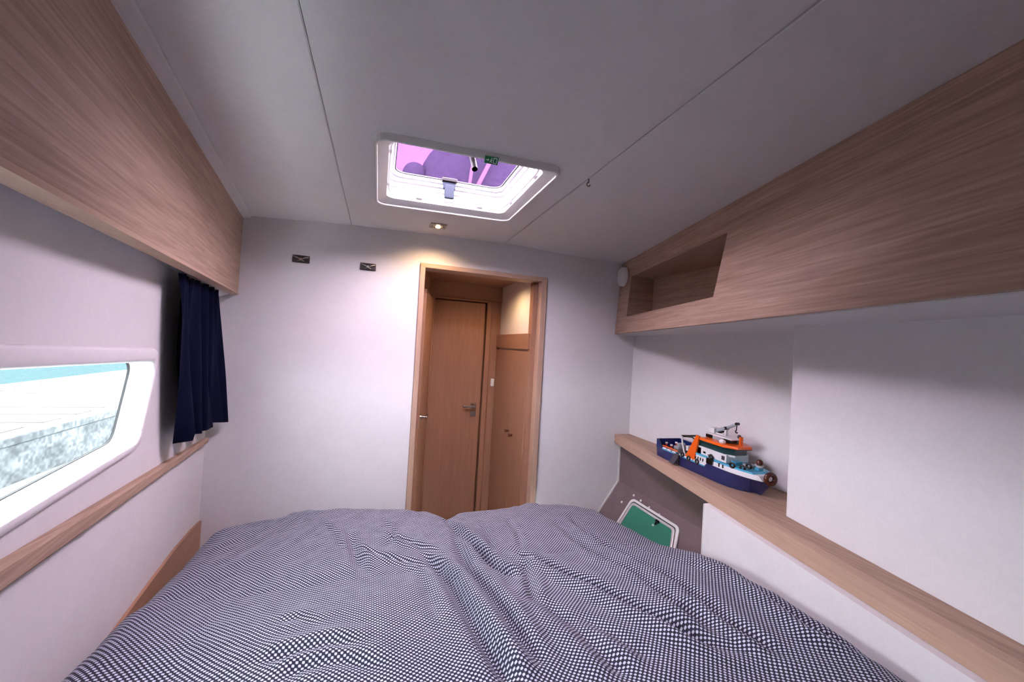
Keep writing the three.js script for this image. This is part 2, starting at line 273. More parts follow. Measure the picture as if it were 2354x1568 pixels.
{
  const k = thing('overhead_locker', 'pale oak overhead locker with a long open niche on the inboard side', 'locker');
  const top = (z) => 1.228 - 0.238 * z, bot = (z) => 1.204 - 0.308 * z;
  const X = (z, y) => bot(z) + (top(z) - bot(z)) * (y - 1.556) / (1.945 - 1.556);
  const Z1 = 2.56, n = 24, s = new THREE.Shape(); s.moveTo(0.002, 1.556);
  for (let i = 1; i <= n; i++) s.lineTo(0.002 + (Z1 - 0.002) * i / n, 1.556);
  for (let i = n; i >= 0; i--) { const z = 0.002 + (Z1 - 0.002) * i / n; s.lineTo(z, ceilY(top(z)) - 0.001); } s.closePath();
  const N = { z0: 0.155, z1: 0.89, y0: 1.639, y1: 1.842 };
  s.holes.push(new THREE.Path([[N.z0, N.y0], [N.z1, N.y0], [N.z1, N.y1], [N.z0, N.y1]].map((p) => new THREE.Vector2(...p))));
  let g = new THREE.ExtrudeGeometry(s, { depth: 0.018, bevelEnabled: false, steps: 1 }).toNonIndexed(); let p = g.attributes.position;
  for (let i = 0; i < p.count; i++) { const z = p.getX(i), y = p.getY(i), d = p.getZ(i); p.setXYZ(i, X(z, y) + d, y, z); }
  // the map (z,y,d)->(x,y,z) mirrors: flip winding
  for (let i = 0; i < p.count; i += 3) { const a = [p.getX(i), p.getY(i), p.getZ(i)], c = [p.getX(i + 1), p.getY(i + 1), p.getZ(i + 1)]; p.setXYZ(i, ...c); p.setXYZ(i + 1, ...a); }
  g.computeVertexNormals(); add('front_panel', boxUV(g), MAT.oak, k);
  const nz = (z, y, d) => [X(z, y) + d, y, z];
  const slab = (a, b) => loft2(a, b);
  const BK = 1.318, t = 0.012;
  add('niche_back', loft2([[BK, N.y0 - t, N.z0 - t], [BK + t, N.y0 - t, N.z0 - t], [BK + t, N.y1 + t, N.z0 - t], [BK, N.y1 + t, N.z0 - t]], [[BK, N.y0 - t, N.z1 + t], [BK + t, N.y0 - t, N.z1 + t], [BK + t, N.y1 + t, N.z1 + t], [BK, N.y1 + t, N.z1 + t]]), MAT.oak, k);
  for (const [y, d] of [[N.y0, -t], [N.y1, t]]) add(d < 0 ? 'niche_floor' : 'niche_top', loft2([nz(N.z0 - t, y, 0.017), [BK, y, N.z0 - t], [BK, y, N.z1 + t], nz(N.z1 + t, y, 0.017)], [nz(N.z0 - t, y + d, 0.017), [BK, y + d, N.z0 - t], [BK, y + d, N.z1 + t], nz(N.z1 + t, y + d, 0.017)]), MAT.oak, k);
  for (const [z, d] of [[N.z0, -t], [N.z1, t]]) add('niche_side', loft2([nz(z, N.y0, 0.017), [BK, N.y0, z], [BK, N.y1, z], nz(z, N.y1, 0.017)], [nz(z + d, N.y0, 0.017), [BK, N.y0, z + d], [BK, N.y1, z + d], nz(z + d, N.y1, 0.017)]), MAT.oak, k);
  add('bottom_panel', loft2([[bot(0.002) + 0.014, 1.5545, 0.002], [1.329, 1.5545, 0.002], [1.329, 1.5545, Z1], [bot(Z1) + 0.03, 1.5545, Z1]], [[bot(0.002) + 0.014, 1.568, 0.002], [1.329, 1.568, 0.002], [1.329, 1.568, Z1], [bot(Z1) + 0.03, 1.568, Z1]]), MAT.ceil, k);
}
{
  const k = thing('wooden_shelf', 'pale oak shelf along the inboard side carrying the toy ship', 'shelf');
  const fx = (z) => 1.237 - 0.208 * z, Z1 = 2.56;
  const lip = (z) => [[fx(z), 0.972, z], [fx(z), 1.0155, z], [fx(z) + 0.0005, 1.016, z], [fx(z) + 0.03, 1.016, z], [fx(z) + 0.03, 0.972, z]];
  add('front_lip', loft2(lip(0.002), lip(Z1)), MAT.edge, k);
  const bd = (z, g) => [[fx(z) + 0.0305 + g, 0.974, z], [fx(z) + 0.0305 + g, 1.0158, z], [1.3285, 1.0158, z], [1.3285, 0.974, z]];
  add('shelf_board', loft2(bd(0.002, 0), bd(Z1, 0.0012)), MAT.oak, k);
}
{
  const k = tag(add('wooden_ledge', (() => {
    const yT = (z) => 1.0365 + 0.081 * z, yB = (z) => 1.018 + 0.0665 * z;
    const sec = (z, s = 1) => [[LX(z) + 0.0005, yT(z), z], [LX(z) + 0.012 * s, yT(z), z], [LX(z) + 0.016 * s, yT(z) - 0.005 * s, z], [LX(z) + 0.016 * s, yB(z) + 0.004 * s, z], [LX(z) + 0.013 * s, yB(z), z], [LX(z) + 0.0005, yB(z), z]];
    return [loft2(sec(0.004, 0.4), sec(0.02)), loft2(sec(0.02), sec(2.55))];
  })(), MAT.oak), 'narrow brown wooden ledge rail along the hull below the port light', 'ledge');
  const pts = [[-0.02, 0.712], [0.12, 0.738], [0.32, 0.760], [0.5, 0.770], [0.7, 0.779], [1.0, 0.79], [2.6, 0.84], [2.6, 0.02], [-0.02, 0.02]];
  const pm = add('wooden_lining', boxUV(ext(new THREE.Shape(pts.map(([z, y]) => new THREE.Vector2(zu(z), y))), 0.008).translate(0, 0, -0.008), 'x'), MAT.oakDoor);
  pm.position.set(LX(0), 0, 0); pm.rotation.y = LTURN; tag(pm, 'brown wooden lining low on the hull side beside the berth', 'panel');
}

// ---------------------------------------------------------------- taupe lining and escape hatch under the shelf
{
  const k = thing('hull_lining', 'taupe vinyl lining panel under the oak shelf around the green hatch', 'lining panel');
  const sec = (z) => [[1.276, 0.973, z], [1.278, 0.762, z], [1.01, 0.395, z], [1.01, 0.38, z], [1.29, 0.745, z], [1.29, 0.973, z]];
  // two convex pieces joined
  const up1 = (z) => [[1.276, 0.971, z], [1.278, 0.762, z], [1.292, 0.755, z], [1.292, 0.971, z]], lo1 = (z) => [[1.278, 0.762, z], [1.0, 0.381, z], [1.014, 0.374, z], [1.292, 0.755, z]];
  add('lining', [loft2(up1(0.003), up1(1.0)), loft2(lo1(0.003), lo1(1.0))], MAT.taupe, k);
  const e1 = (z) => [[1.268, 0.971, z], [1.27, 0.764, z], [1.279, 0.761, z], [1.279, 0.971, z]], e2 = (z) => [[1.27, 0.764, z], [0.99, 0.381, z], [1.0, 0.375, z], [1.279, 0.761, z]];
  add('edge_trim', [loft2(e1(0.001), e1(0.0055)), loft2(e2(0.001), e2(0.0055))], MAT.white, k);
  const nrm = new THREE.Vector3(-1.37, 1, 0).normalize(), q = new THREE.Quaternion().setFromUnitVectors(new THREE.Vector3(0, 1, 0), nrm);
  const cap = new THREE.SphereGeometry(0.0065, 12, 6, 0, Math.PI * 2, 0, Math.PI / 2).scale(1, 0.5, 1);
  for (const [x, y, z] of [[1.227, 0.692, 0.108], [1.263, 0.7415, 0.155], [1.2605, 0.738, 0.213], [1.2565, 0.7325, 0.281], [1.254, 0.729, 0.352], [1.2505, 0.7243, 0.419], [1.2445, 0.716, 0.488]]) { const m = add('screw_cap', cap, MAT.white, k); m.position.set(x, y, z); m.quaternion.copy(q); }
  // escape hatch, local x = along z of the cabin, local y = up the slope, local z = out of the lining
  const h = thing('escape_hatch', 'green-glazed escape hatch with a white rounded frame low under the shelf', 'hatch', [1.2545, 0.73, 0.33]);
  const ex = new THREE.Vector3(0, 0, 1), ey = new THREE.Vector3(1, 1.37, 0).normalize(), ez = ex.clone().cross(ey); // ez should point into the room
  h.quaternion.setFromRotationMatrix(new THREE.Matrix4().makeBasis(ex, ey, ez));
  const sg = ez.dot(nrm) > 0 ? 1 : -1;
  const ring = (a, b, r, d, z0, bev) => { const tp = (q) => [[-q, -0.30 + (0.166 - q)], [q + 0.12, -0.30 + (0.166 - q)], [q - 0.008, -(0.166 - q)], [-q, -(0.166 - q)]]; const s = roundedShape(tp(a), r); s.holes.push(roundedShape(tp(b), r * 0.8, THREE.Path)); return ext(s, d, bev).translate(0, 0, z0); };
  add('outer_frame', ring(0.166, 0.154, 0.03, 0.012, sg > 0 ? 0 : -0.012, 0.003), MAT.white, h);
  add('gasket', ring(0.155, 0.149, 0.025, 0.007, sg > 0 ? 0 : -0.007, 0), MAT.rubber, h);
  add('inner_frame', ring(0.150, 0.139, 0.024, 0.011, sg > 0 ? 0 : -0.011, 0.003), new THREE.MeshPhysicalMaterial({ color: 0xd8d6d4, roughness: 0.35, metalness: 0.2 }), h);
  add('green_pane', ext(roundedShape([[-0.140, -0.274], [0.26, -0.274], [0.132, -0.026], [-0.14, -0.026]], 0.02), 0.006).translate(0, 0, sg > 0 ? 0.0 : -0.006), new THREE.MeshPhysicalMaterial({ color: 0x2c8268, roughness: 0.3 }), h);
  add('catch', [rbox(0.018, 0.012, 0.012, 0.045, -0.031, sg * 0.012, 0.003), rbox(0.006, 0.02, 0.006, 0.045, -0.04, sg * 0.014, 0.002)], MAT.black, h);
  add('label_sticker', rbox(0.012, 0.009, 0.001, 0.03, -0.055, sg * 0.0065, 0.0004), new THREE.MeshPhysicalMaterial({ color: 0xb9cfc6, roughness: 0.6 }), h);
}

// ---------------------------------------------------------------- bed
const fwdH = (z) => { const K = [[0, 0.79], [0.3, 0.795], [0.7, 0.805], [0.95, 0.85], [1.15, 0.875], [1.4, 0.905], [1.8, 0.92], [2.6, 0.93]]; for (let i = 0; i < K.length - 1; i++) if (z <= K[i + 1][0]) { let t = (z - K[i][0]) / (K[i + 1][0] - K[i][0]); return K[i][1] + (K[i + 1][1] - K[i][1]) * Math.max(0, t); } return K[K.length - 1][1]; };
{
  const base = thing('bed_base', 'white moulded berth base under the mattress', 'bed base');
  const wl = (z) => LX(z) + 0.02;
  const bl = (y, i) => [[wl(0.42) + i, y, 0.42], [0.86 - i, y, 0.42], [0.9 - i, y, 0.9], [0.70 - i, y, 2.3], [wl(2.3) + i, y, 2.3]];
  add('base', loft2(bl(0.02, 0), bl(0.50, 0)), MAT.hullLiner, base);
  const mt = thing('mattress', 'mattress covered by the checked duvet', 'mattress');
  const ml = (y) => [[wl(0.4) + 0.06, y, 0.40], [0.84, y, 0.40], [0.87, y, 0.9], [0.66, y, 2.3], [wl(2.3) + 0.04, y, 2.3]];
  add('mattress_body', loft2(ml(0.505), ml(0.70)), new THREE.MeshPhysicalMaterial({ color: 0xd8d8dc, roughness: 0.9 }), mt);
}
{
  const r = 0.075, K = (T, v) => { for (let i = 0; i < T.length - 1; i++) if (v <= T[i + 1][0]) { let t = Math.max(0, (v - T[i][0]) / (T[i + 1][0] - T[i][0])); t = t * t * (3 - 2 * t) * 0.5 + t * 0.5; return T[i][1] + (T[i + 1][1] - T[i][1]) * t; } return T[T.length - 1][1]; };
  const xl = (z) => K([[0.1, -0.50], [0.4, -0.505], [0.75, -0.498], [0.95, -0.478], [2.3, -0.29]], z);
  const xr = (z) => K([[0.2, 0.93], [0.45, 0.955], [0.65, 1.0], [0.83, 1.034], [1.1, 0.983], [1.25, 0.952], [1.4, 0.922], [2.3, 0.735]], z);
  const zfar = (x) => K([[-0.5, 0.26], [-0.36, 0.17], [-0.22, 0.125], [-0.1, 0.135], [0.05, 0.18], [0.22, 0.225], [0.285, 0.275], [0.345, 0.25], [0.47, 0.24], [0.65, 0.245], [0.77, 0.255], [0.86, 0.29], [0.95, 0.36]], x);
  const NX = 520, NZ = 460, SK = 0.34, Z1 = 2.28;
  const n1 = tileNoise(5, 16, 16), n2 = tileNoise(6, 48, 48), n3 = tileNoise(7, 40, 14), n4 = tileNoise(8, 7, 7);
  const folds = [ // photo pixels along valleys, depth, width, side of the ridge
    [[[1024, 1180], [1068, 1226], [1115, 1271], [1151, 1307], [1190, 1335]], 0.016, 0.012, 1],
    [[[1040, 1205], [1059, 1253], [1077, 1307], [1112, 1354], [1151, 1405], [1196, 1473], [1230, 1530]], 0.013, 0.014, 1],
    [[[960, 1250], [1005, 1295], [1035, 1342], [1062, 1393], [1097, 1452], [1154, 1553], [1180, 1600]], 0.017, 0.016, 1],
    [[[962, 1320], [980, 1360], [1000, 1420]], 0.005, 0.012, 1],
    [[[806, 1225], [816, 1260], [835, 1312]], 0.009, 0.014, 1],
    [[[1200, 1290], [1215, 1340], [1228, 1400]], 0.008, 0.012, 1],
    [[[1185, 1258], [1204, 1271], [1264, 1307], [1320, 1345], [1368, 1368], [1470, 1429], [1589, 1487], [1674, 1521]], 0.016, 0.016, -1],
    [[[1310, 1172], [1351, 1215], [1446, 1283], [1538, 1358], [1606, 1409], [1660, 1445]], 0.012, 0.014, -1],
    [[[1285, 1195], [1361, 1269], [1443, 1330], [1504, 1385], [1572, 1436], [1640, 1480]], 0.012, 0.014, -1],
    [[[1560, 1290], [1640, 1340], [1691, 1364], [1776, 1429], [1878, 1507], [1980, 1560]], 0.012, 0.015, -1],
    [[[1560, 1400], [1623, 1429], [1708, 1487], [1793, 1548]], 0.010, 0.013, -1],
    [[[1420, 1230], [1480, 1262], [1560, 1310], [1640, 1372]], 0.007, 0.012, -1],
    [[[1230, 1385], [1320, 1450], [1400, 1530], [1440, 1580]], 0.008, 0.018, -1],
    [[[1330, 1430], [1420, 1480], [1500, 1545]], 0.006, 0.016, -1],
    [[[600, 1512], [680, 1492], [760, 1478], [830, 1490]], 0.006, 0.016, 1],
    [[[640, 1560], [700, 1530], [790, 1520], [880, 1545]], 0.005, 0.016, 1],
    [[[640, 1430], [681, 1420], [720, 1440]], 0.003, 0.014, 1],
    [[[880, 1215], [925, 1228], [1000, 1262], [1040, 1290]], 0.006, 0.010, -1],
    [[[820, 1250], [870, 1268], [950, 1285], [990, 1310]], 0.006, 0.010, -1],
    [[[1105, 1190], [1120, 1225], [1135, 1265]], 0.006, 0.009, 1],
    [[[1160, 1180], [1190, 1215], [1200, 1255]], 0.005, 0.009, 1],
    [[[880, 1185], [905, 1215], [895, 1245]], 0.005, 0.009, 1],
    [[[745, 1190], [765, 1215], [790, 1265]], 0.005, 0.010, 1],
  ].map(([P, d, w, s]) => ({ d, w, s, P: P.map(([x, y]) => { const v = segTo(x, y, 0.82 + (y > 1350 ? 0.05 * Math.min(1, (y - 1350) / 150) : 0)); return [v.x, v.z]; }) }));
  function foldH(x, z) {
    let h = 0;
    for (const f of folds) {
      let best = 1e9, sd = 0, tt = 0; const n = f.P.length - 1;
      for (let i = 0; i < n; i++) {
        const [ax, az] = f.P[i], [bx, bz] = f.P[i + 1], dx = bx - ax, dz = bz - az, l2 = dx * dx + dz * dz; let t = ((x - ax) * dx + (z - az) * dz) / l2; const tc = Math.max(0, Math.min(1, t));
        const ex = x - ax - dx * tc, ez = z - az - dz * tc, e = Math.hypot(ex, ez); if (e < best) { best = e; sd = Math.sign(ex * dz - ez * dx) * e; tt = (i + tc) / n; }
      }
      if (best > f.w * 6) continue;
      const fade = Math.min(1, 4.5 * Math.min(tt + 0.04, 1.04 - tt)), s = sd * f.s;
      h += 1.42 * f.d * fade * (-Math.exp(-((s / f.w) ** 2)) + 0.75 * Math.exp(-(((s - 2.1 * f.w) / (1.35 * f.w)) ** 2)) + 0.25 * Math.exp(-(((s + 2.2 * f.w) / (1.6 * f.w)) ** 2)));
    }
    return h;
  }
  const surf = (x, z) => {
    let h = fwdH(z);
    h -= 0.03 * Math.max(0, 1 - Math.abs((x - 0.285) / 0.06)) ** 1.5 * Math.max(0, 1 - (z - 0.2) / 0.35);            // dip between the two humps at the foot
    h += 0.012 * Math.exp(-(((x - 0.0) / 0.25) ** 2)) + 0.01 * Math.exp(-(((x - 0.62) / 0.2) ** 2));
    { const ez = Math.max(0, Math.min(1, (z - 0.45) / 0.3)); h += ez * (0.03 * Math.max(0, Math.min(1, (-0.3 - x) / 0.14)) + 0.028 * Math.max(0, Math.min(1, (z - 0.7) / 0.3)) * Math.max(0, Math.min(1, (x - xr(z) + 0.26) / 0.16))); }
    h += 0.010 * (n4(x * 0.6 + 3, z * 0.6 + 3) - 0.5);
    h += 0.006 * (n1(x * 0.5 + 3, z * 0.5 + 3) - 0.5);
    const cr = Math.max(0, 1 - Math.max(0, z - 0.3) / 0.5);                                                         // crumples near the foot
    h += cr * 0.008 * (n3(x * 0.7 + 2 + z * 0.3, z * 0.7 + 2) - 0.5) + (0.0018 + cr * 0.0025) * (n2(x * 0.8 + 2, z * 0.8 + 2) - 0.5);
    return h + foldH(x, z);
  };
  const pos = [], uv = [], idx = [];
  for (let j = 0; j <= NZ; j++) for (let i = 0; i <= NX; i++) {
    const q = Z1 - (Z1 + SK - 0.1) * Math.pow(j / NZ, 0.9);       // cloth coordinate along the berth, runs past the foot
    const skx = SK, a = i / NX; const w = 0.16;                    // share of columns used by each side skirt
    const zc = Math.max(q, 0.02);
    const L = xl(zc) + r, R = xr(zc) - r; let p, ox = 0, sx = 0;
    if (a < w) { ox = skx * (1 - a / w); sx = -1; p = L; } else if (a > 1 - w) { ox = skx * (a - 1 + w) / w; sx = 1; p = R; } else p = L + (R - L) * (a - w) / (1 - 2 * w);
    const zf = zfar(p) + r, oz = Math.max(0, zf - q), zz = Math.max(q, zf);
    const o = Math.hypot(ox, oz), ang = Math.min(o / r, Math.PI / 2), reach = r * Math.sin(ang), drop = r * (1 - Math.cos(ang)) + Math.max(0, o - r * Math.PI / 2);
    const ux = o > 0 ? sx * ox / o : 0, uz = o > 0 ? -oz / o : 0;
    const wave = 0.012 * Math.min(1, drop / 0.12) * Math.sin(34 * (Math.abs(uz) > Math.abs(ux) ? p : q) + 3 * n4(p, q));
    const x = p + ux * (reach + Math.min(0, wave) * 1.0), z = zz + uz * (reach + wave);
    const h = surf(p + ux * reach, zz + uz * reach);
    pos.push(x, Math.max(0.52, h - drop), z);
    uv.push(p + sx * ox, -(q)); 
  }
  for (let j = 0; j < NZ; j++) for (let i = 0; i < NX; i++) { const a = j * (NX + 1) + i, b = a + 1, c = a + NX + 1, d = c + 1; idx.push(a, b, c, b, d, c); }
  const g = new THREE.BufferGeometry(); g.setAttribute('position', new THREE.Float32BufferAttribute(pos, 3)); g.setAttribute('uv', new THREE.Float32BufferAttribute(uv, 2)); g.setIndex(idx); g.computeVertexNormals();
  const P = 0.0105, NPER = 16, fn = tileNoise(15, 128, 128), fl = tileNoise(16, 10, 10);
  const ss = (e0, e1, x) => { const t = Math.max(0, Math.min(1, (x - e0) / (e1 - e0))); return t * t * (3 - 2 * t); };
  const check = dataTex(1024, 1024, (u, v) => {
    const s = Math.sin(u * NPER * 2 * Math.PI) * Math.sin(v * NPER * 2 * Math.PI); const k = ss(-0.06, 0.42, s), t = (fn(u, v) - 0.5) * 18 + (fl(u, v) - 0.5) * 10;
    const A = [44, 45, 60], B = [198, 203, 216]; return A.map((x, i) => x + (B[i] - x) * k + t);
  }, true, 1 / (P * NPER), 1 / (P * NPER));
  const du = add('duvet', g, new THREE.MeshPhysicalMaterial({ map: check, roughness: 0.85, sheen: 0.2, sheenRoughness: 0.6, sheenColor: new THREE.Color(0.6, 0.65, 0.8), specularIntensity: 0.3, side: THREE.DoubleSide }));
  tag(du, 'rumpled duvet in fine navy and white check covering the berth', 'duvet');
}

// ---------------------------------------------------------------- curtain
{
  const c = thing('curtain', 'dark navy gathered curtain hanging from the hull-side locker', 'curtain');
  const NU = 120, NV = 60, pos = [], uv = [], idx = [], zT = [0.565, 0.14], zB = [0.475, -0.0], nz = tileNoise(21, 8, 8);
  for (let j = 0; j <= NV; j++) for (let i = 0; i <= NU; i++) {
    const u = i / NU, v = j / NV;                                   // u along, v top to bottom
    const e = v * v * 0.5 + v * 0.5;
    let z = (zT[0] + (zB[0] - zT[0]) * e) * (1 - u) + (zT[1] + (zB[1] + 0.02 - zT[1]) * e) * u;
    const ph = u * Math.PI * 2 * 4.2 + 0.6 * Math.sin(v * 3) + 1.6 * (nz(u * 0.8, v * 0.25) - 0.5);
    const amp = 0.008 + 0.016 * v;
    const off = 0.036 + amp * Math.sin(ph) + 0.006 * Math.sin(ph * 2.3 + v * 4) - 0.0 + 0.012 * u * v;
    z += 0.012 * Math.cos(ph) * (0.4 + v);
    z = Math.max(z, 0.012);
    const y = 1.594 - v * (1.594 - (1.144 - 0.04 * u + 0.008 * Math.sin(u * 9 + 1) - 0.018 * (u < 0.06 ? 1 : 0)));
    pos.push(LX(z) + Math.max(0.006, off), y, z); uv.push(u * 0.8, v * 0.5);
  }
  for (let j = 0; j < NV; j++) for (let i = 0; i < NU; i++) { const a = j * (NU + 1) + i, b = a + 1, d = a + NU + 1, e = d + 1; idx.push(a, d, b, b, d, e); }
  const g = new THREE.BufferGeometry(); g.setAttribute('position', new THREE.Float32BufferAttribute(pos, 3)); g.setAttribute('uv', new THREE.Float32BufferAttribute(uv, 2)); g.setIndex(idx); g.computeVertexNormals();
  const wv = tileNoise(23, 256, 256);
  add('cloth', g, new THREE.MeshPhysicalMaterial({ map: dataTex(256, 256, (u, v) => { const t = (wv(u, v) - 0.5) * 10; return [9 + t, 13 + t, 33 + t]; }, true, 8, 8), roughness: 0.9, side: THREE.DoubleSide, specularIntensity: 0.1 }), c);
  add('rail', tube([[LX(0.16) + 0.036, 1.592, 0.16], [LX(0.54) + 0.036, 1.592, 0.54]], 0.003, 4), MAT.black, c);
}

// ---------------------------------------------------------------- deck hatch
{
  const h = thing('deck_hatch', 'white-framed deck hatch with purple-tinted glazing in the ceiling', 'hatch', [HATCH[0], ceilY(HATCH[0]), HATCH[1]]);
  h.rotation.z = 0.029;
  const plastic = new THREE.MeshPhysicalMaterial({ color: 0xf0f0ee, roughness: 0.35 });
  const rl = (hx, hz, r, y) => { const o = []; for (const [sx, sz, t0] of [[1, 1, 0], [-1, 1, 90], [-1, -1, 180], [1, -1, 270]]) for (let k = 0; k <= 8; k++) { const t = (t0 + k * 11.25) * Math.PI / 180; o.push([sx * (hx - r) + r * Math.cos(t), y, sz * (hz - r) + r * Math.sin(t)]); } return o; };
  const loops = [rl(0.2435, 0.2355, 0.032, 0.001), rl(0.2435, 0.2355, 0.032, -0.017), rl(0.2415, 0.2335, 0.031, -0.019), rl(0.2375, 0.2295, 0.03, -0.018), rl(0.2365, 0.2285, 0.03, -0.014), rl(0.209, 0.199, 0.028, -0.001), rl(0.2135, 0.2035, 0.03, 0.012)], fp = [], fi = [], LN = loops[0].length;
  loops.forEach((l) => l.forEach((q) => fp.push(...q)));
  for (let a = 0; a < loops.length - 1; a++) for (let b = 0; b < LN; b++) { const c = (b + 1) % LN; fi.push(a * LN + b, a * LN + c, (a + 1) * LN + b, a * LN + c, (a + 1) * LN + c, (a + 1) * LN + b); }
  let fg = new THREE.BufferGeometry(); fg.setAttribute('position', new THREE.Float32BufferAttribute(fp, 3)); fg.setIndex(fi); fg = toCreasedNormals(fg, 0.7);
  const plasticRing = plastic.clone(); plasticRing.side = THREE.DoubleSide;
  add('ceiling_flange', fg, plasticRing, h);
  add('reveal', ringXZ(0.2285, 0.2185, 0.03, 0.2125, 0.2025, 0.03, 0.008, 0.044), plastic, h);
  add('coaming_step', toCreasedNormals(ringXZ(0.228, 0.218, 0.03, 0.203, 0.193, 0.035, 0.040, 0.056, 0.004), 0.6), plastic, h);
  add('coaming_step', toCreasedNormals(ringXZ(0.228, 0.218, 0.03, 0.195, 0.184, 0.04, 0.056, 0.068, 0.003), 0.6), plastic, h);
  add('lens_frame', toCreasedNormals(ringXZ(0.226, 0.216, 0.03, 0.187, 0.174, 0.045, 0.068, 0.080, 0.003), 0.6), new THREE.MeshPhysicalMaterial({ color: 0xc8ccd2, roughness: 0.35, metalness: 0.4 }), h);
  add('gasket', ringXZ(0.19, 0.178, 0.045, 0.183, 0.170, 0.04, 0.0785, 0.0825), MAT.rubber, h);
  const pane = new THREE.ShapeGeometry(roundedShape(rect(-0.2, -0.19, 0.2, 0.19), 0.04), 10).rotateX(-Math.PI / 2).translate(0, 0.084, 0);
  add('tinted_pane', pane, new THREE.MeshPhysicalMaterial({ color: new THREE.Color(0.86, 0.70, 0.90), transmission: 1, thickness: 0, roughness: 0.03, ior: 1.49, specularIntensity: 0.02 }), h);
  const a = 0.2035, b = 0.1935, c = 0.045, y = 0.014, loop = [];
  for (const [sx, sz, t0] of [[1, 1, 0], [-1, 1, 90], [-1, -1, 180], [1, -1, 270]]) for (let k = 0; k <= 5; k++) { const t = (t0 + k * 18) * Math.PI / 180; loop.push(new THREE.Vector3(sx * (a - c) + c * Math.cos(t), y, sz * (b - c) + c * Math.sin(t))); }
  add('screen_rail', new THREE.TubeGeometry(new THREE.CatmullRomCurve3(loop, true, 'centripetal'), 160, 0.0038, 8, true), plastic, h);
  for (const [x, z, turn] of [[-0.207, -0.11, 0], [-0.207, 0.12, 0], [0.207, -0.11, 0], [0.207, 0.12, 0], [-0.1, -0.197, 1], [0.12, -0.197, 1]]) { const m = add('clip', rbox(0.014, 0.012, 0.022, 0, 0.0, 0, 0.003), plastic, h); m.position.set(x, 0.015, z); m.rotation.y = turn ? Math.PI / 2 : 0; }
  const l1 = add('latch', [rbox(0.044, 0.03, 0.012, 0, 0.062, -0.172, 0.005), rbox(0.034, 0.05, 0.012, 0, 0.038, -0.166, 0.005)], MAT.greyPlastic, h); l1.userData.label = 'grey latch handle';
  add('latch_seat', rbox(0.054, 0.014, 0.02, 0, 0.078, -0.168, 0.004), MAT.black, l1);
  const l2 = add('latch', [tube([[0, 0.066, 0.172], [0, 0.045, 0.165], [0.004, 0.02, 0.166], [0.008, -0.005, 0.172], [0.010, -0.026, 0.182]], 0.0085, 16), rbox(0.03, 0.016, 0.02, 0, 0.064, 0.172, 0.004)], MAT.black, h); l2.userData.label = 'black latch handle';
  const cv = document.createElement('canvas'); cv.width = 128; cv.height = 64; const x = cv.getContext('2d');
  x.fillStyle = '#0c7a45'; x.fillRect(0, 0, 128, 64); x.strokeStyle = x.fillStyle = '#f2fff6'; x.lineWidth = 6;
  x.strokeRect(84, 10, 30, 44); x.beginPath(); x.moveTo(10, 32); x.lineTo(38, 32); x.moveTo(28, 22); x.lineTo(39, 32); x.lineTo(28, 42); x.stroke();
  x.beginPath(); x.arc(66, 15, 5, 0, 7); x.fill(); x.beginPath(); x.moveTo(64, 22); x.lineTo(60, 38); x.lineTo(70, 54); x.moveTo(60, 38); x.lineTo(50, 50); x.moveTo(50, 28); x.lineTo(74, 32); x.stroke();
  const tx = new THREE.CanvasTexture(cv); tx.colorSpace = THREE.SRGBColorSpace;
  const sg = new THREE.BoxGeometry(0.036, 0.0012, 0.018);
  const gm = new THREE.MeshPhysicalMaterial({ color: 0x0c7a45, roughness: 0.4 });
  const m = new THREE.Mesh(sg, [gm, gm, gm, new THREE.MeshPhysicalMaterial({ map: tx, roughness: 0.4 }), gm, gm]); m.name = 'exit_sticker'; m.userData.label = 'green emergency exit sticker with white pictogram'; m.castShadow = m.receiveShadow = true; m.position.set(0.041, -0.0195, 0.2345); m.rotation.x = -0.85; h.add(m);
}

// ---------------------------------------------------------------- downlight, smoke alarm, hooks
{
  const x = 0.208, z = 0.155, d = thing('downlight', 'small lit warm downlight with a square chrome bezel over the doorway', 'light', [x, ceilY(x), z]); d.rotation.z = 0.029;
  add('bezel', ringXZ(0.034, 0.03, 0.004, 0.024, 0.021, 0.012, -0.005, 0.0005, 0.0015), MAT.chrome, d);
  add('reflector', new THREE.LatheGeometry([[0.022, -0.002], [0.021, 0.0], [0.014, 0.008], [0.0005, 0.0085]].map((p) => new THREE.Vector2(...p)), 24).scale(1, 0.4, 1).translate(0, -0.0035, 0), MAT.chrome, d);
  add('bulb', new THREE.SphereGeometry(0.0115, 16, 10).scale(1, 0.5, 1).translate(0, -0.0065, 0), new THREE.MeshStandardMaterial({ color: 0xffe0b0, emissive: new THREE.Color(1, 0.68, 0.34), emissiveIntensity: 6 }), d);
  const p = new THREE.SpotLight(new THREE.Color(1, 0.66, 0.36), 0.4, 4, 1.35, 0.5, 2); p.position.set(x, ceilY(x) - 0.02, z); p.target.position.set(x, 0, z); p.castShadow = true; p.shadow.radius = 1; scene.add(p, p.target);
}
{
  const px = 0.56, pz = -0.2, d = thing('downlight', 'unseen warm downlight in the passage ceiling, lighting the panel above the wardrobe', 'light', [px, 1.836, pz]);  // out of view; placed to warm the passage and the panel above the wardrobe
  add('bezel', ringXZ(0.034, 0.03, 0.004, 0.024, 0.021, 0.012, -0.004, 0.001, 0.0015), MAT.chrome, d);
  add('bulb', new THREE.SphereGeometry(0.0115, 16, 10).scale(1, 0.5, 1).translate(0, -0.0045, 0), new THREE.MeshStandardMaterial({ color: 0xffe0b0, emissive: new THREE.Color(1, 0.68, 0.34), emissiveIntensity: 6 }), d);
  const p = new THREE.SpotLight(new THREE.Color(1, 0.62, 0.30), 0.5, 4, 1.4, 0.5, 2); p.position.set(px, 1.82, pz); p.target.position.set(px, 0, pz); p.castShadow = true; scene.add(p, p.target);
}
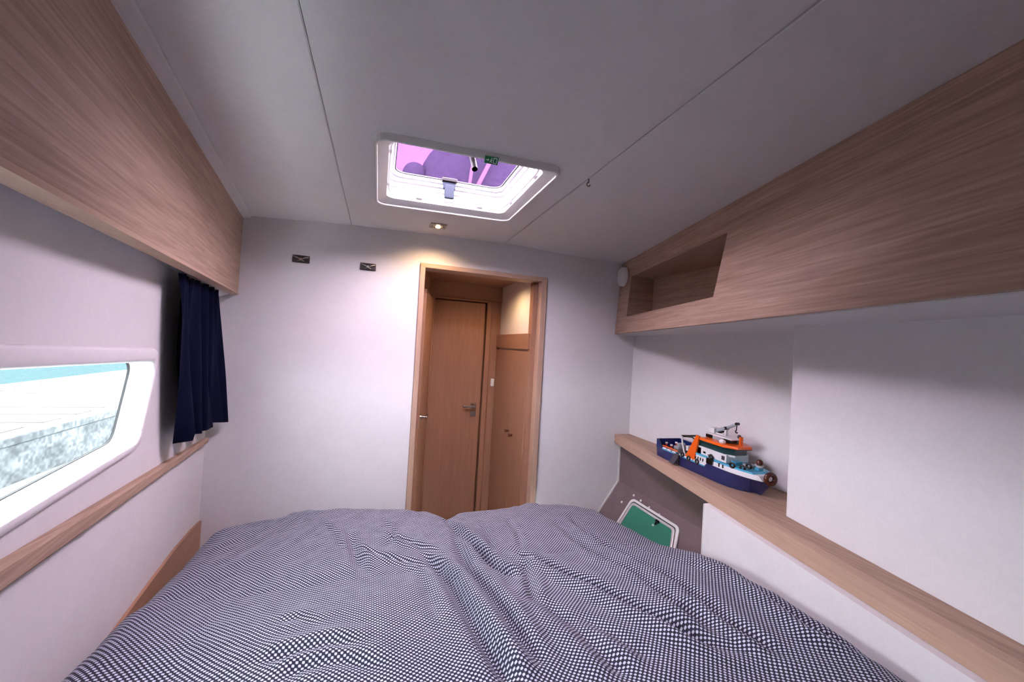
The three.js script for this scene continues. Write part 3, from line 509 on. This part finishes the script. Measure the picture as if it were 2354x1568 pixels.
{
  const d = thing('smoke_alarm', 'round white smoke alarm at the end of the niche locker near the ceiling', 'smoke alarm', [1.2225, 1.858, 0.062]);
  const L = (pts) => new THREE.LatheGeometry(pts.map((p) => new THREE.Vector2(...p)), 40);
  d.rotation.y = -Math.atan2(0.27, 1); 
  const turn = (g) => g.rotateZ(Math.PI / 2);
  add('base', turn(L([[0.0001, 0], [0.057, 0], [0.058, 0.003], [0.057, 0.008], [0.0001, 0.008]])), MAT.white, d);
  add('neck', turn(L([[0.0001, 0.008], [0.046, 0.008], [0.046, 0.014], [0.0001, 0.014]])), MAT.rubber, d);
  add('cover', turn(L([[0.0001, 0.014], [0.050, 0.014], [0.052, 0.017], [0.051, 0.032], [0.044, 0.041], [0.02, 0.044], [0.0001, 0.0445]])), MAT.white, d);
}
for (const [x, lab] of [[-0.3215, 'dark folding double hook on the bulkhead nearer the hull-side locker'], [-0.062, 'dark folding double hook on the bulkhead nearer the doorway']]) {
  const k = thing('wall_hook', lab, 'hook', [x, 1.7655, 0], 0, 'folding hooks on the bulkhead');
  const dark = new THREE.MeshPhysicalMaterial({ color: 0x3f3a3d, roughness: 0.35, metalness: 0.5 });
  add('plate', rbox(0.064, 0.031, 0.007, 0, 0, 0.0035, 0.003), dark, k);
  for (const s of [-1, 1]) add('arm', tube([[s * 0.028, 0.009, 0.009], [s * 0.014, 0.003, 0.018], [0.002 * s, -0.002, 0.012]], 0.0028, 10), MAT.chrome, k);
  add('pivot', [cyl(0.005, 0.005, 0.012, 0, 0, 0, 12).rotateX(Math.PI / 2).translate(0, -0.002, 0.012), tube([[-0.012, -0.008, 0.009], [0, -0.005, 0.014], [0.012, -0.008, 0.009]], 0.002, 10)], MAT.chrome, k);
}
{
  const x = 0.553, z = 0.80, k = thing('ceiling_hook', 'tiny metal cup hook hanging from the ceiling seam', 'hook', [x, ceilY(x), z]);
  add('shank', cyl(0.0022, 0.0022, 0.012, 0, -0.006, 0, 10), MAT.steel, k);
  add('hook', tube([[0, -0.01, 0], [-0.005, -0.014, 0], [-0.004, -0.021, 0], [0.002, -0.022, 0], [0.006, -0.017, 0]], 0.0018, 14), MAT.steel, k);
}

// ---------------------------------------------------------------- toy ship
{
  const s = thing('toy_ship', 'blue, white and orange toy research ship standing on the oak shelf', 'toy ship', [1.238, 1.0165, 0.405], THREE.MathUtils.degToRad(-93.6));
  const col = (c, r = 0.25) => new THREE.MeshPhysicalMaterial({ color: c, roughness: r, clearcoat: 0.3 });
  const navy = col(0x14245c), white = col(0xeeeef0), blue = col(0x4fb0d4), orange = col(0xee6416), dgrey = col(0x3c3f4a), lgrey = col(0xa7adb3), blk = col(0x101013), red = col(0xb32a1e), teal = new THREE.MeshPhysicalMaterial({ color: 0x1d4447, roughness: 0.1, clearcoat: 0.6 }), brown = col(0x4c2018);
  const L = 0.53, hb = 0.064; s.scale.x = 0.955;
  const half = (X) => X < 0.34 ? hb * (0.9 + 0.1 * Math.min(1, X / 0.06)) : hb * Math.sqrt(Math.max(0, 1 - ((X - 0.34) / (L - 0.34)) ** 2.2));
  // hull: lofted sections
  const topY = (X) => X < 0.3 ? 0.038 : X < 0.312 ? 0.038 + (X - 0.3) / 0.012 * 0.016 : 0.054 - 0.003 * Math.min(1, (X - 0.312) / 0.2);
  const xs = []; for (let i = 0; i <= 60; i++) xs.push(L * i / 60); xs.splice(35, 0, 0.3, 0.312); xs.sort((a, b) => a - b);
  const pos = [], idx = [], rows = 7;
  for (const X of xs) for (let k = 0; k < rows; k++) { const a = k / (rows - 1) * 2 - 1; const side = Math.sign(a) || 0, w = Math.abs(a); const w0 = half(X) * (X > 0.42 ? 1 : 1), wb = half(Math.min(L, X + 0.035 * Math.max(0, (X - 0.3) / 0.2))) * 0.92; const prof = [[-wb, 0], [-wb * 0.5, 0], [0, 0], [wb * 0.5, 0], [wb, 0]]; let y, z; if (k === 0) { z = -w0; y = topY(X); } else if (k === rows - 1) { z = w0; y = topY(X); } else { z = -wb + 2 * wb * (k - 1) / (rows - 3); y = 0; } pos.push(y === 0 ? X - 0.04 * Math.max(0, (X - 0.34) / (L - 0.34)) ** 1.5 : X, y, z); }
  for (let i = 0; i < xs.length - 1; i++) for (let k = 0; k < rows - 1; k++) { const a = i * rows + k, b = a + 1, c = a + rows, d = c + 1; idx.push(a, b, c, b, d, c); }
  for (let i = 0; i < xs.length - 1; i++) { const a = i * rows, b = i * rows + rows - 1, c = a + rows, d = b + rows; idx.push(a, c, b, b, c, d); } // deck
  for (let k = 1; k < rows - 1; k++) idx.push(0, k + 1, k);
  let hg = new THREE.BufferGeometry(); hg.setAttribute('position', new THREE.Float32BufferAttribute(pos, 3)); hg.setAttribute('uv', new THREE.Float32BufferAttribute(new Float32Array(pos.length / 3 * 2), 2)); hg.setIndex(idx); hg = toCreasedNormals(hg, 0.5); navy.side = THREE.DoubleSide;
  add('hull', hg, navy, s);
  const B = (w, h, d, x, y, z, r = 0.0012) => rbox(w, h, d, x + w / 2, y + h / 2, z, r);
  // stern bulwarks
  add('transom', B(0.006, 0.036, 0.112, 0.0, 0.038, 0), navy, s);
  add('bulwark', loft2([[0, 0.038, -hb * 0.92], [0.17, 0.038, -hb * 0.98], [0.17, 0.052, -hb * 0.98], [0.1, 0.072, -hb * 0.96], [0, 0.074, -hb * 0.92]], [[0, 0.038, -hb * 0.84], [0.17, 0.038, -hb * 0.9], [0.17, 0.052, -hb * 0.9], [0.1, 0.072, -hb * 0.88], [0, 0.074, -hb * 0.84]]), navy, s);
  add('bulwark', loft2([[0, 0.038, hb * 0.92], [0.05, 0.038, hb * 0.97], [0.012, 0.074, hb * 0.93], [0, 0.074, hb * 0.92]], [[0, 0.038, hb * 0.84], [0.05, 0.038, hb * 0.89], [0.012, 0.074, hb * 0.85], [0, 0.074, hb * 0.84]]), navy, s);
  // light blue and white strakes along the near and far sides
  for (const sg of [-1, 1]) {
    add('blue_strake', B(0.255, 0.004, 0.008, 0.045, 0.038, sg * (hb - 0.004)), blue, s);
    for (const [x0, w] of [[0.048, 0.02], [0.078, 0.022], [0.11, 0.02], [0.155, 0.075], [0.24, 0.06]]) add('white_strake', B(w, 0.006, 0.007, x0, 0.042, sg * (hb - 0.005)), white, s);
    add('orange_rail', B(0.1, 0.0045, 0.006, 0.035, 0.049, sg * (hb - 0.013)), orange, s);
  }
  add('aft_deck', B(0.2, 0.006, 0.1, 0.012, 0.0385, 0), dgrey, s);
  add('stern_ramp', loft2([[0.135, 0.043, hb + 0.001], [0.165, 0.043, hb + 0.001], [0.155, 0.006, hb + 0.016], [0.125, 0.006, hb + 0.016]], [[0.135, 0.043, hb + 0.005], [0.165, 0.043, hb + 0.005], [0.155, 0.006, hb + 0.021], [0.125, 0.006, hb + 0.021]]), dgrey, s);
  add('stern_ramp_post', B(0.006, 0.04, 0.006, 0.165, 0.006, hb + 0.008), blk, s);
  add('winch', [B(0.03, 0.012, 0.05, 0.06, 0.0445, -0.01), new THREE.CylinderGeometry(0.009, 0.009, 0.03, 16).rotateX(Math.PI / 2).translate(0.075, 0.062, -0.01)], lgrey, s);
  for (const [x, z] of [[0.03, 0.03], [0.07, 0.035], [0.03, -0.02], [0.12, -0.035]]) { const b = add('bollard', cyl(0.004, 0.004, 0.014, x, 0.052, z, 12), red, s); add('bollard_cap', cyl(0.0055, 0.0055, 0.005, x, 0.061, z, 12), white, b); }
  add('deck_edging', B(0.06, 0.005, 0.09, 0.155, 0.0445, 0), orange, s);
  // stern gantry
  for (const sg of [-1, 1]) add('gantry_leg', tube([[0.17, 0.045, sg * 0.045], [0.15, 0.085, sg * 0.043], [0.14, 0.115, sg * 0.04]], 0.0035, 10), white, s);
  add('gantry_beam', tube([[0.14, 0.115, -0.04], [0.14, 0.115, 0.04]], 0.004, 4), blk, s);
  add('gantry_brace', tube([[0.14, 0.113, 0.03], [0.19, 0.12, 0.03], [0.22, 0.105, 0.03]], 0.0028, 10), blk, s); add('gantry_brace', tube([[0.15, 0.1, -0.02], [0.2, 0.09, -0.02]], 0.003, 4), blk, s);
  add('machinery', [B(0.05, 0.03, 0.06, 0.165, 0.045, -0.01), B(0.02, 0.022, 0.03, 0.185, 0.075, 0)], blk, s);
  add('machinery_cover', [B(0.03, 0.014, 0.04, 0.168, 0.078, -0.005), B(0.012, 0.02, 0.02, 0.155, 0.06, 0.02)], white, s);
  // orange funnel plates
  for (const sg of [-1, 1]) add('funnel_plate', loft2([[0.19, 0.045, sg * 0.0605], [0.24, 0.045, sg * 0.0605], [0.262, 0.142, sg * 0.0605], [0.246, 0.142, sg * 0.0605]], [[0.19, 0.045, sg * 0.053], [0.24, 0.045, sg * 0.053], [0.262, 0.142, sg * 0.053], [0.246, 0.142, sg * 0.053]]), orange, s);
  add('funnel_core', B(0.045, 0.078, 0.085, 0.222, 0.045, 0), blk, s);
  // midships house
  add('lower_house', B(0.145, 0.03, 0.112, 0.22, 0.04, 0), white, s);
  add('house_deck', B(0.14, 0.005, 0.118, 0.228, 0.07, 0), blue, s);
  for (let k = 0; k < 4; k++) for (const sg of [-1, 1]) add('porthole_slot', B(0.005, 0.011, 0.002, 0.242 + k * 0.013, 0.052, sg * 0.0565, 0.0006), blk, s);
  add('upper_house', B(0.125, 0.028, 0.098, 0.262, 0.075, 0), white, s);
  add('house_vent', [B(0.012, 0.007, 0.002, 0.276, 0.082, 0.0497, 0.0006), B(0.03, 0.004, 0.002, 0.3, 0.079, 0.0497, 0.0006)], blk, s);
  add('emblem_tile', B(0.014, 0.014, 0.002, 0.366, 0.083, 0.0495, 0.0006), dgrey, s);
  const wsec = (y, i) => [[0.25, y, -0.05 + i], [0.375 - i, y, -0.05 + i], [0.402 - i, y, -0.026], [0.402 - i, y, 0.026], [0.375 - i, y, 0.05 - i], [0.25, y, 0.05 - i]];
  add('bridge_windows', loft2(wsec(0.103, 0.004), wsec(0.126, 0)), teal, s);
  add('bridge_sill', loft2(wsec(0.098, 0), wsec(0.104, 0)), white, s);
  const rsec = (y, i) => [[0.258, y, -0.058 + i], [0.38 - i, y, -0.058 + i], [0.418 - i, y, -0.03], [0.418 - i, y, 0.03], [0.38 - i, y, 0.058 - i], [0.258, y, 0.058 - i]];
  add('bridge_roof_rim', loft2(rsec(0.126, 0.001), rsec(0.129, 0)), blk, s);
  add('bridge_roof', loft2(rsec(0.129, 0), rsec(0.137, 0.003)), orange, s);
  add('roof_box', B(0.05, 0.014, 0.05, 0.285, 0.137, -0.005), lgrey, s);
  add('roof_box', B(0.03, 0.012, 0.05, 0.25, 0.137, -0.005), blk, s);
  add('roof_box', B(0.036, 0.013, 0.05, 0.34, 0.14, -0.005), blk, s);
  add('roof_slab', B(0.13, 0.004, 0.056, 0.25, 0.151, -0.005), white, s);
  add('radar_dome', new THREE.SphereGeometry(0.012, 20, 12).scale(1, 0.7, 1).translate(0.352, 0.142, 0.036), white, s);
  add('mast', B(0.007, 0.03, 0.012, 0.385, 0.136, -0.01), orange, s);
  add('mast_light', new THREE.SphereGeometry(0.007, 14, 10).translate(0.38, 0.165, -0.01), dgrey, s);
  // crane
  const cr = add('crane_base', [B(0.026, 0.02, 0.03, 0.25, 0.154, -0.01), B(0.05, 0.005, 0.012, 0.27, 0.154, -0.01), B(0.005, 0.026, 0.01, 0.318, 0.152, -0.01)], white, s);
  add('boom', [tube([[0.258, 0.160, -0.01], [0.32, 0.183, -0.01]], 0.0075, 4, false, 6), tube([[0.32, 0.183, -0.01], [0.368, 0.208, -0.01]], 0.0055, 4, false, 6)], lgrey, cr);
  add('boom_ram', tube([[0.275, 0.154, -0.01], [0.305, 0.168, -0.01]], 0.0045, 4), blk, cr);
  add('boom_joint', cyl(0.006, 0.006, 0.013, 0, 0, 0, 12).rotateX(Math.PI / 2).translate(0.32, 0.183, -0.01), blk, cr);
  add('boom_joint', cyl(0.005, 0.005, 0.013, 0, 0, 0, 12).rotateX(Math.PI / 2).translate(0.369, 0.2085, -0.01), blk, cr);
  add('boom_hook', [tube([[0.367, 0.206, -0.01], [0.366, 0.185, -0.01]], 0.0018, 4), tube([[0.366, 0.186, -0.01], [0.362, 0.18, -0.01], [0.367, 0.175, -0.01], [0.371, 0.178, -0.01]], 0.0022, 10)], blk, cr);
  // forward deck
  const fsec = (y, k, x1 = 0.5) => { const o = []; for (let i = 0; i <= 10; i++) { const X = 0.318 + (x1 - 0.318) * i / 10; o.push([X, y, half(X) * k]); } for (let i = 10; i >= 0; i--) { const X = 0.318 + (x1 - 0.318) * i / 10; o.push([X, y, -half(X) * k]); } return o; };
  add('foredeck_bulwark', loft2(fsec(0.0525, 0.95, 0.515), fsec(0.068, 0.92, 0.505)), white, s);
  add('foredeck', loft2(fsec(0.068, 0.9, 0.49), fsec(0.074, 0.88, 0.485)), blue, s);
  for (const [X] of [[0.365], [0.382]]) add('porthole_slot', B(0.005, 0.012, 0.002, X, 0.058, half(X) * 0.955, 0.0006), blk, s);
  add('anchor_winch', [B(0.03, 0.012, 0.03, 0.425, 0.073, 0), cyl(0.007, 0.007, 0.02, 0.45, 0.081, 0.012, 14)], lgrey, s);
  add('deck_block', B(0.02, 0.014, 0.03, 0.395, 0.073, 0.02), blue, s); add('deck_block', B(0.016, 0.01, 0.02, 0.46, 0.073, -0.01), blue, s);
  add('bow_buoy', new THREE.SphereGeometry(0.011, 18, 12).translate(0.478, 0.102, 0), brown, s);
  add('bow_cone', new THREE.CylinderGeometry(0.015, 0.008, 0.008, 18).translate(0.478, 0.09, 0), white, s);
  const tire = new THREE.TorusGeometry(0.0075, 0.0036, 10, 18);
  for (const [X, y, z] of [[0.178, 0.05, hb], [0.215, 0.045, hb], [0.262, 0.046, hb], [0.325, 0.08, 0.058], [0.42, 0.078, 0.054], [0.452, 0.078, 0.042], [0.465, 0.088, 0.03]]) { const m = add('fender_tyre', tire, blk, s); m.position.set(X, y, z); m.rotation.y = X > 0.4 ? 0.35 : 0; }
  const bt = add('bow_tyre', new THREE.TorusGeometry(0.015, 0.0075, 12, 24), brown, s); bt.position.set(0.522, 0.062, 0.0); bt.rotation.y = Math.PI / 2 - 0.2;
  add('bow_fender_board', B(0.03, 0.02, 0.012, 0.31, 0.055, hb - 0.004), blk, s);
}

// ---------------------------------------------------------------- outside: pontoon, water, canvas bundle, added backdrop
{
  const p = thing('pontoon', 'weathered plank pontoon with a concrete side outside the port light', 'pontoon');
  const r = rng(77), pm = [0, 1, 2, 3].map((k) => woodMat(201 + 7 * k, [56 + 5 * k, 54 + 5 * k, 52 + 5 * k], [80 + 5 * k, 77 + 5 * k, 74 + 5 * k], 0.9, 0.8));
  const pg = [0, 1, 2].map((k) => rbox(1.27, 0.03, 0.132, 0, 0, 0, 0.004, 'x'));
  for (let k = 0; k < 56; k++) { const m = add('plank', pg[k % 3], pm[Math.floor(r() * 4)], p); m.position.set(-2.63 + (r() - 0.5) * 0.01, 0.785 + (r() - 0.5) * 0.004, 0.9 - k * 0.147); }
  const cn = tileNoise(301, 60, 60), cb = tileNoise(302, 14, 14);
  const conc = new THREE.MeshPhysicalMaterial({ map: dataTex(256, 256, (u, v) => { const t = 60 * (cn(u, v) - 0.5) + 50 * (cb(u, v) - 0.5); return [72 + t * 0.7, 76 + t * 0.7, 80 + t * 0.7]; }, true, 1, 1), roughness: 0.9 });
  add('kerb', rbox(0.12, 0.05, 8.4, -1.93, 0.776, -3.1, 0.008), conc, p);
  add('float_side', rbox(0.1, 0.3, 8.4, -1.93, 0.60, -3.1, 0.01), conc, p);
  add('float_foot', rbox(0.2, 0.3, 8.4, -1.91, 0.38, -3.1, 0.02), new THREE.MeshPhysicalMaterial({ color: 0x666a68, roughness: 0.9 }), p);
  add('toe_rail', rbox(0.1, 0.07, 8.4, -3.25, 0.8, -3.1, 0.01), new THREE.MeshPhysicalMaterial({ color: 0x8a8884, roughness: 0.7 }), p);
  add('deck_beam', rbox(1.2, 0.1, 8.4, -2.6, 0.715, -3.1, 0.01), new THREE.MeshPhysicalMaterial({ color: 0x2c2824, roughness: 0.9 }), p);
  const n = tileNoise(311, 40, 40), m = tileNoise(312, 120, 120);
  const water = add('harbour_water', new THREE.PlaneGeometry(79, 80, 1, 1).rotateX(-Math.PI / 2).translate(-40.5, 0.28, -10), new THREE.MeshPhysicalMaterial({ color: 0x374649, roughness: 0.3, ior: 1.33, specularIntensity: 0.0, bumpMap: dataTex(512, 512, (u, v) => { const t = 255 * (0.6 * n(u, v) + 0.4 * m(u, v)); return [t, t, t]; }, false, 20, 20), bumpScale: 0.06 }));
  water.userData = { label: 'rippled blue-green harbour water beyond the pontoon', category: 'water', kind: 'stuff' };
}
{
  const d = thing('added_backdrop', 'added plum backdrop on deck, hiding the bright sky behind the hatch', 'added backdrop', [0.4, 2.025, -1.25]);  // added backdrop: blocks the low sky and turns the hatch view plum
  add('backdrop_front', rbox(3.4, 1.5, 0.1, 0, 0.78, 0, 0.03), new THREE.MeshPhysicalMaterial({ color: 0x3a2240, roughness: 0.9, specularIntensity: 0 }), d);
  add('backdrop_top', rbox(3.5, 0.06, 1.0, 0, 1.55, -0.4, 0.03), new THREE.MeshPhysicalMaterial({ color: 0x3a2240, roughness: 0.9, specularIntensity: 0 }), d);
  const b = thing('canvas_bundle', 'dark rounded canvas bundle lying on deck beyond the hatch', 'canvas bundle', [0.49, 2.025, -0.2]);
  add('cover', new THREE.SphereGeometry(0.34, 32, 20).scale(1.02, 0.86, 0.6).translate(0, 0.24, 0), new THREE.MeshPhysicalMaterial({ color: 0x17111f, roughness: 0.9, specularIntensity: 0 }), b);
  add('knot', new THREE.SphereGeometry(0.06, 16, 12).translate(-0.37, 0.25, 0.03), new THREE.MeshPhysicalMaterial({ color: 0x17111f, roughness: 0.9, specularIntensity: 0 }), b);
  add('rope', [tube([[-0.05, 0.6, 0.1], [-0.12, 0.3, 0.225], [-0.15, 0.0, 0.24]], 0.008, 12), tube([[0.08, 0.58, 0.1], [-0.02, 0.35, 0.22], [-0.16, 0.02, 0.25]], 0.01, 12)], new THREE.MeshPhysicalMaterial({ color: 0x33202f, roughness: 0.9, specularIntensity: 0 }), b);
}
scene.traverse((o) => { if (o.isMesh) o.castShadow = o.receiveShadow = true; });
renderer.render(scene, camera);
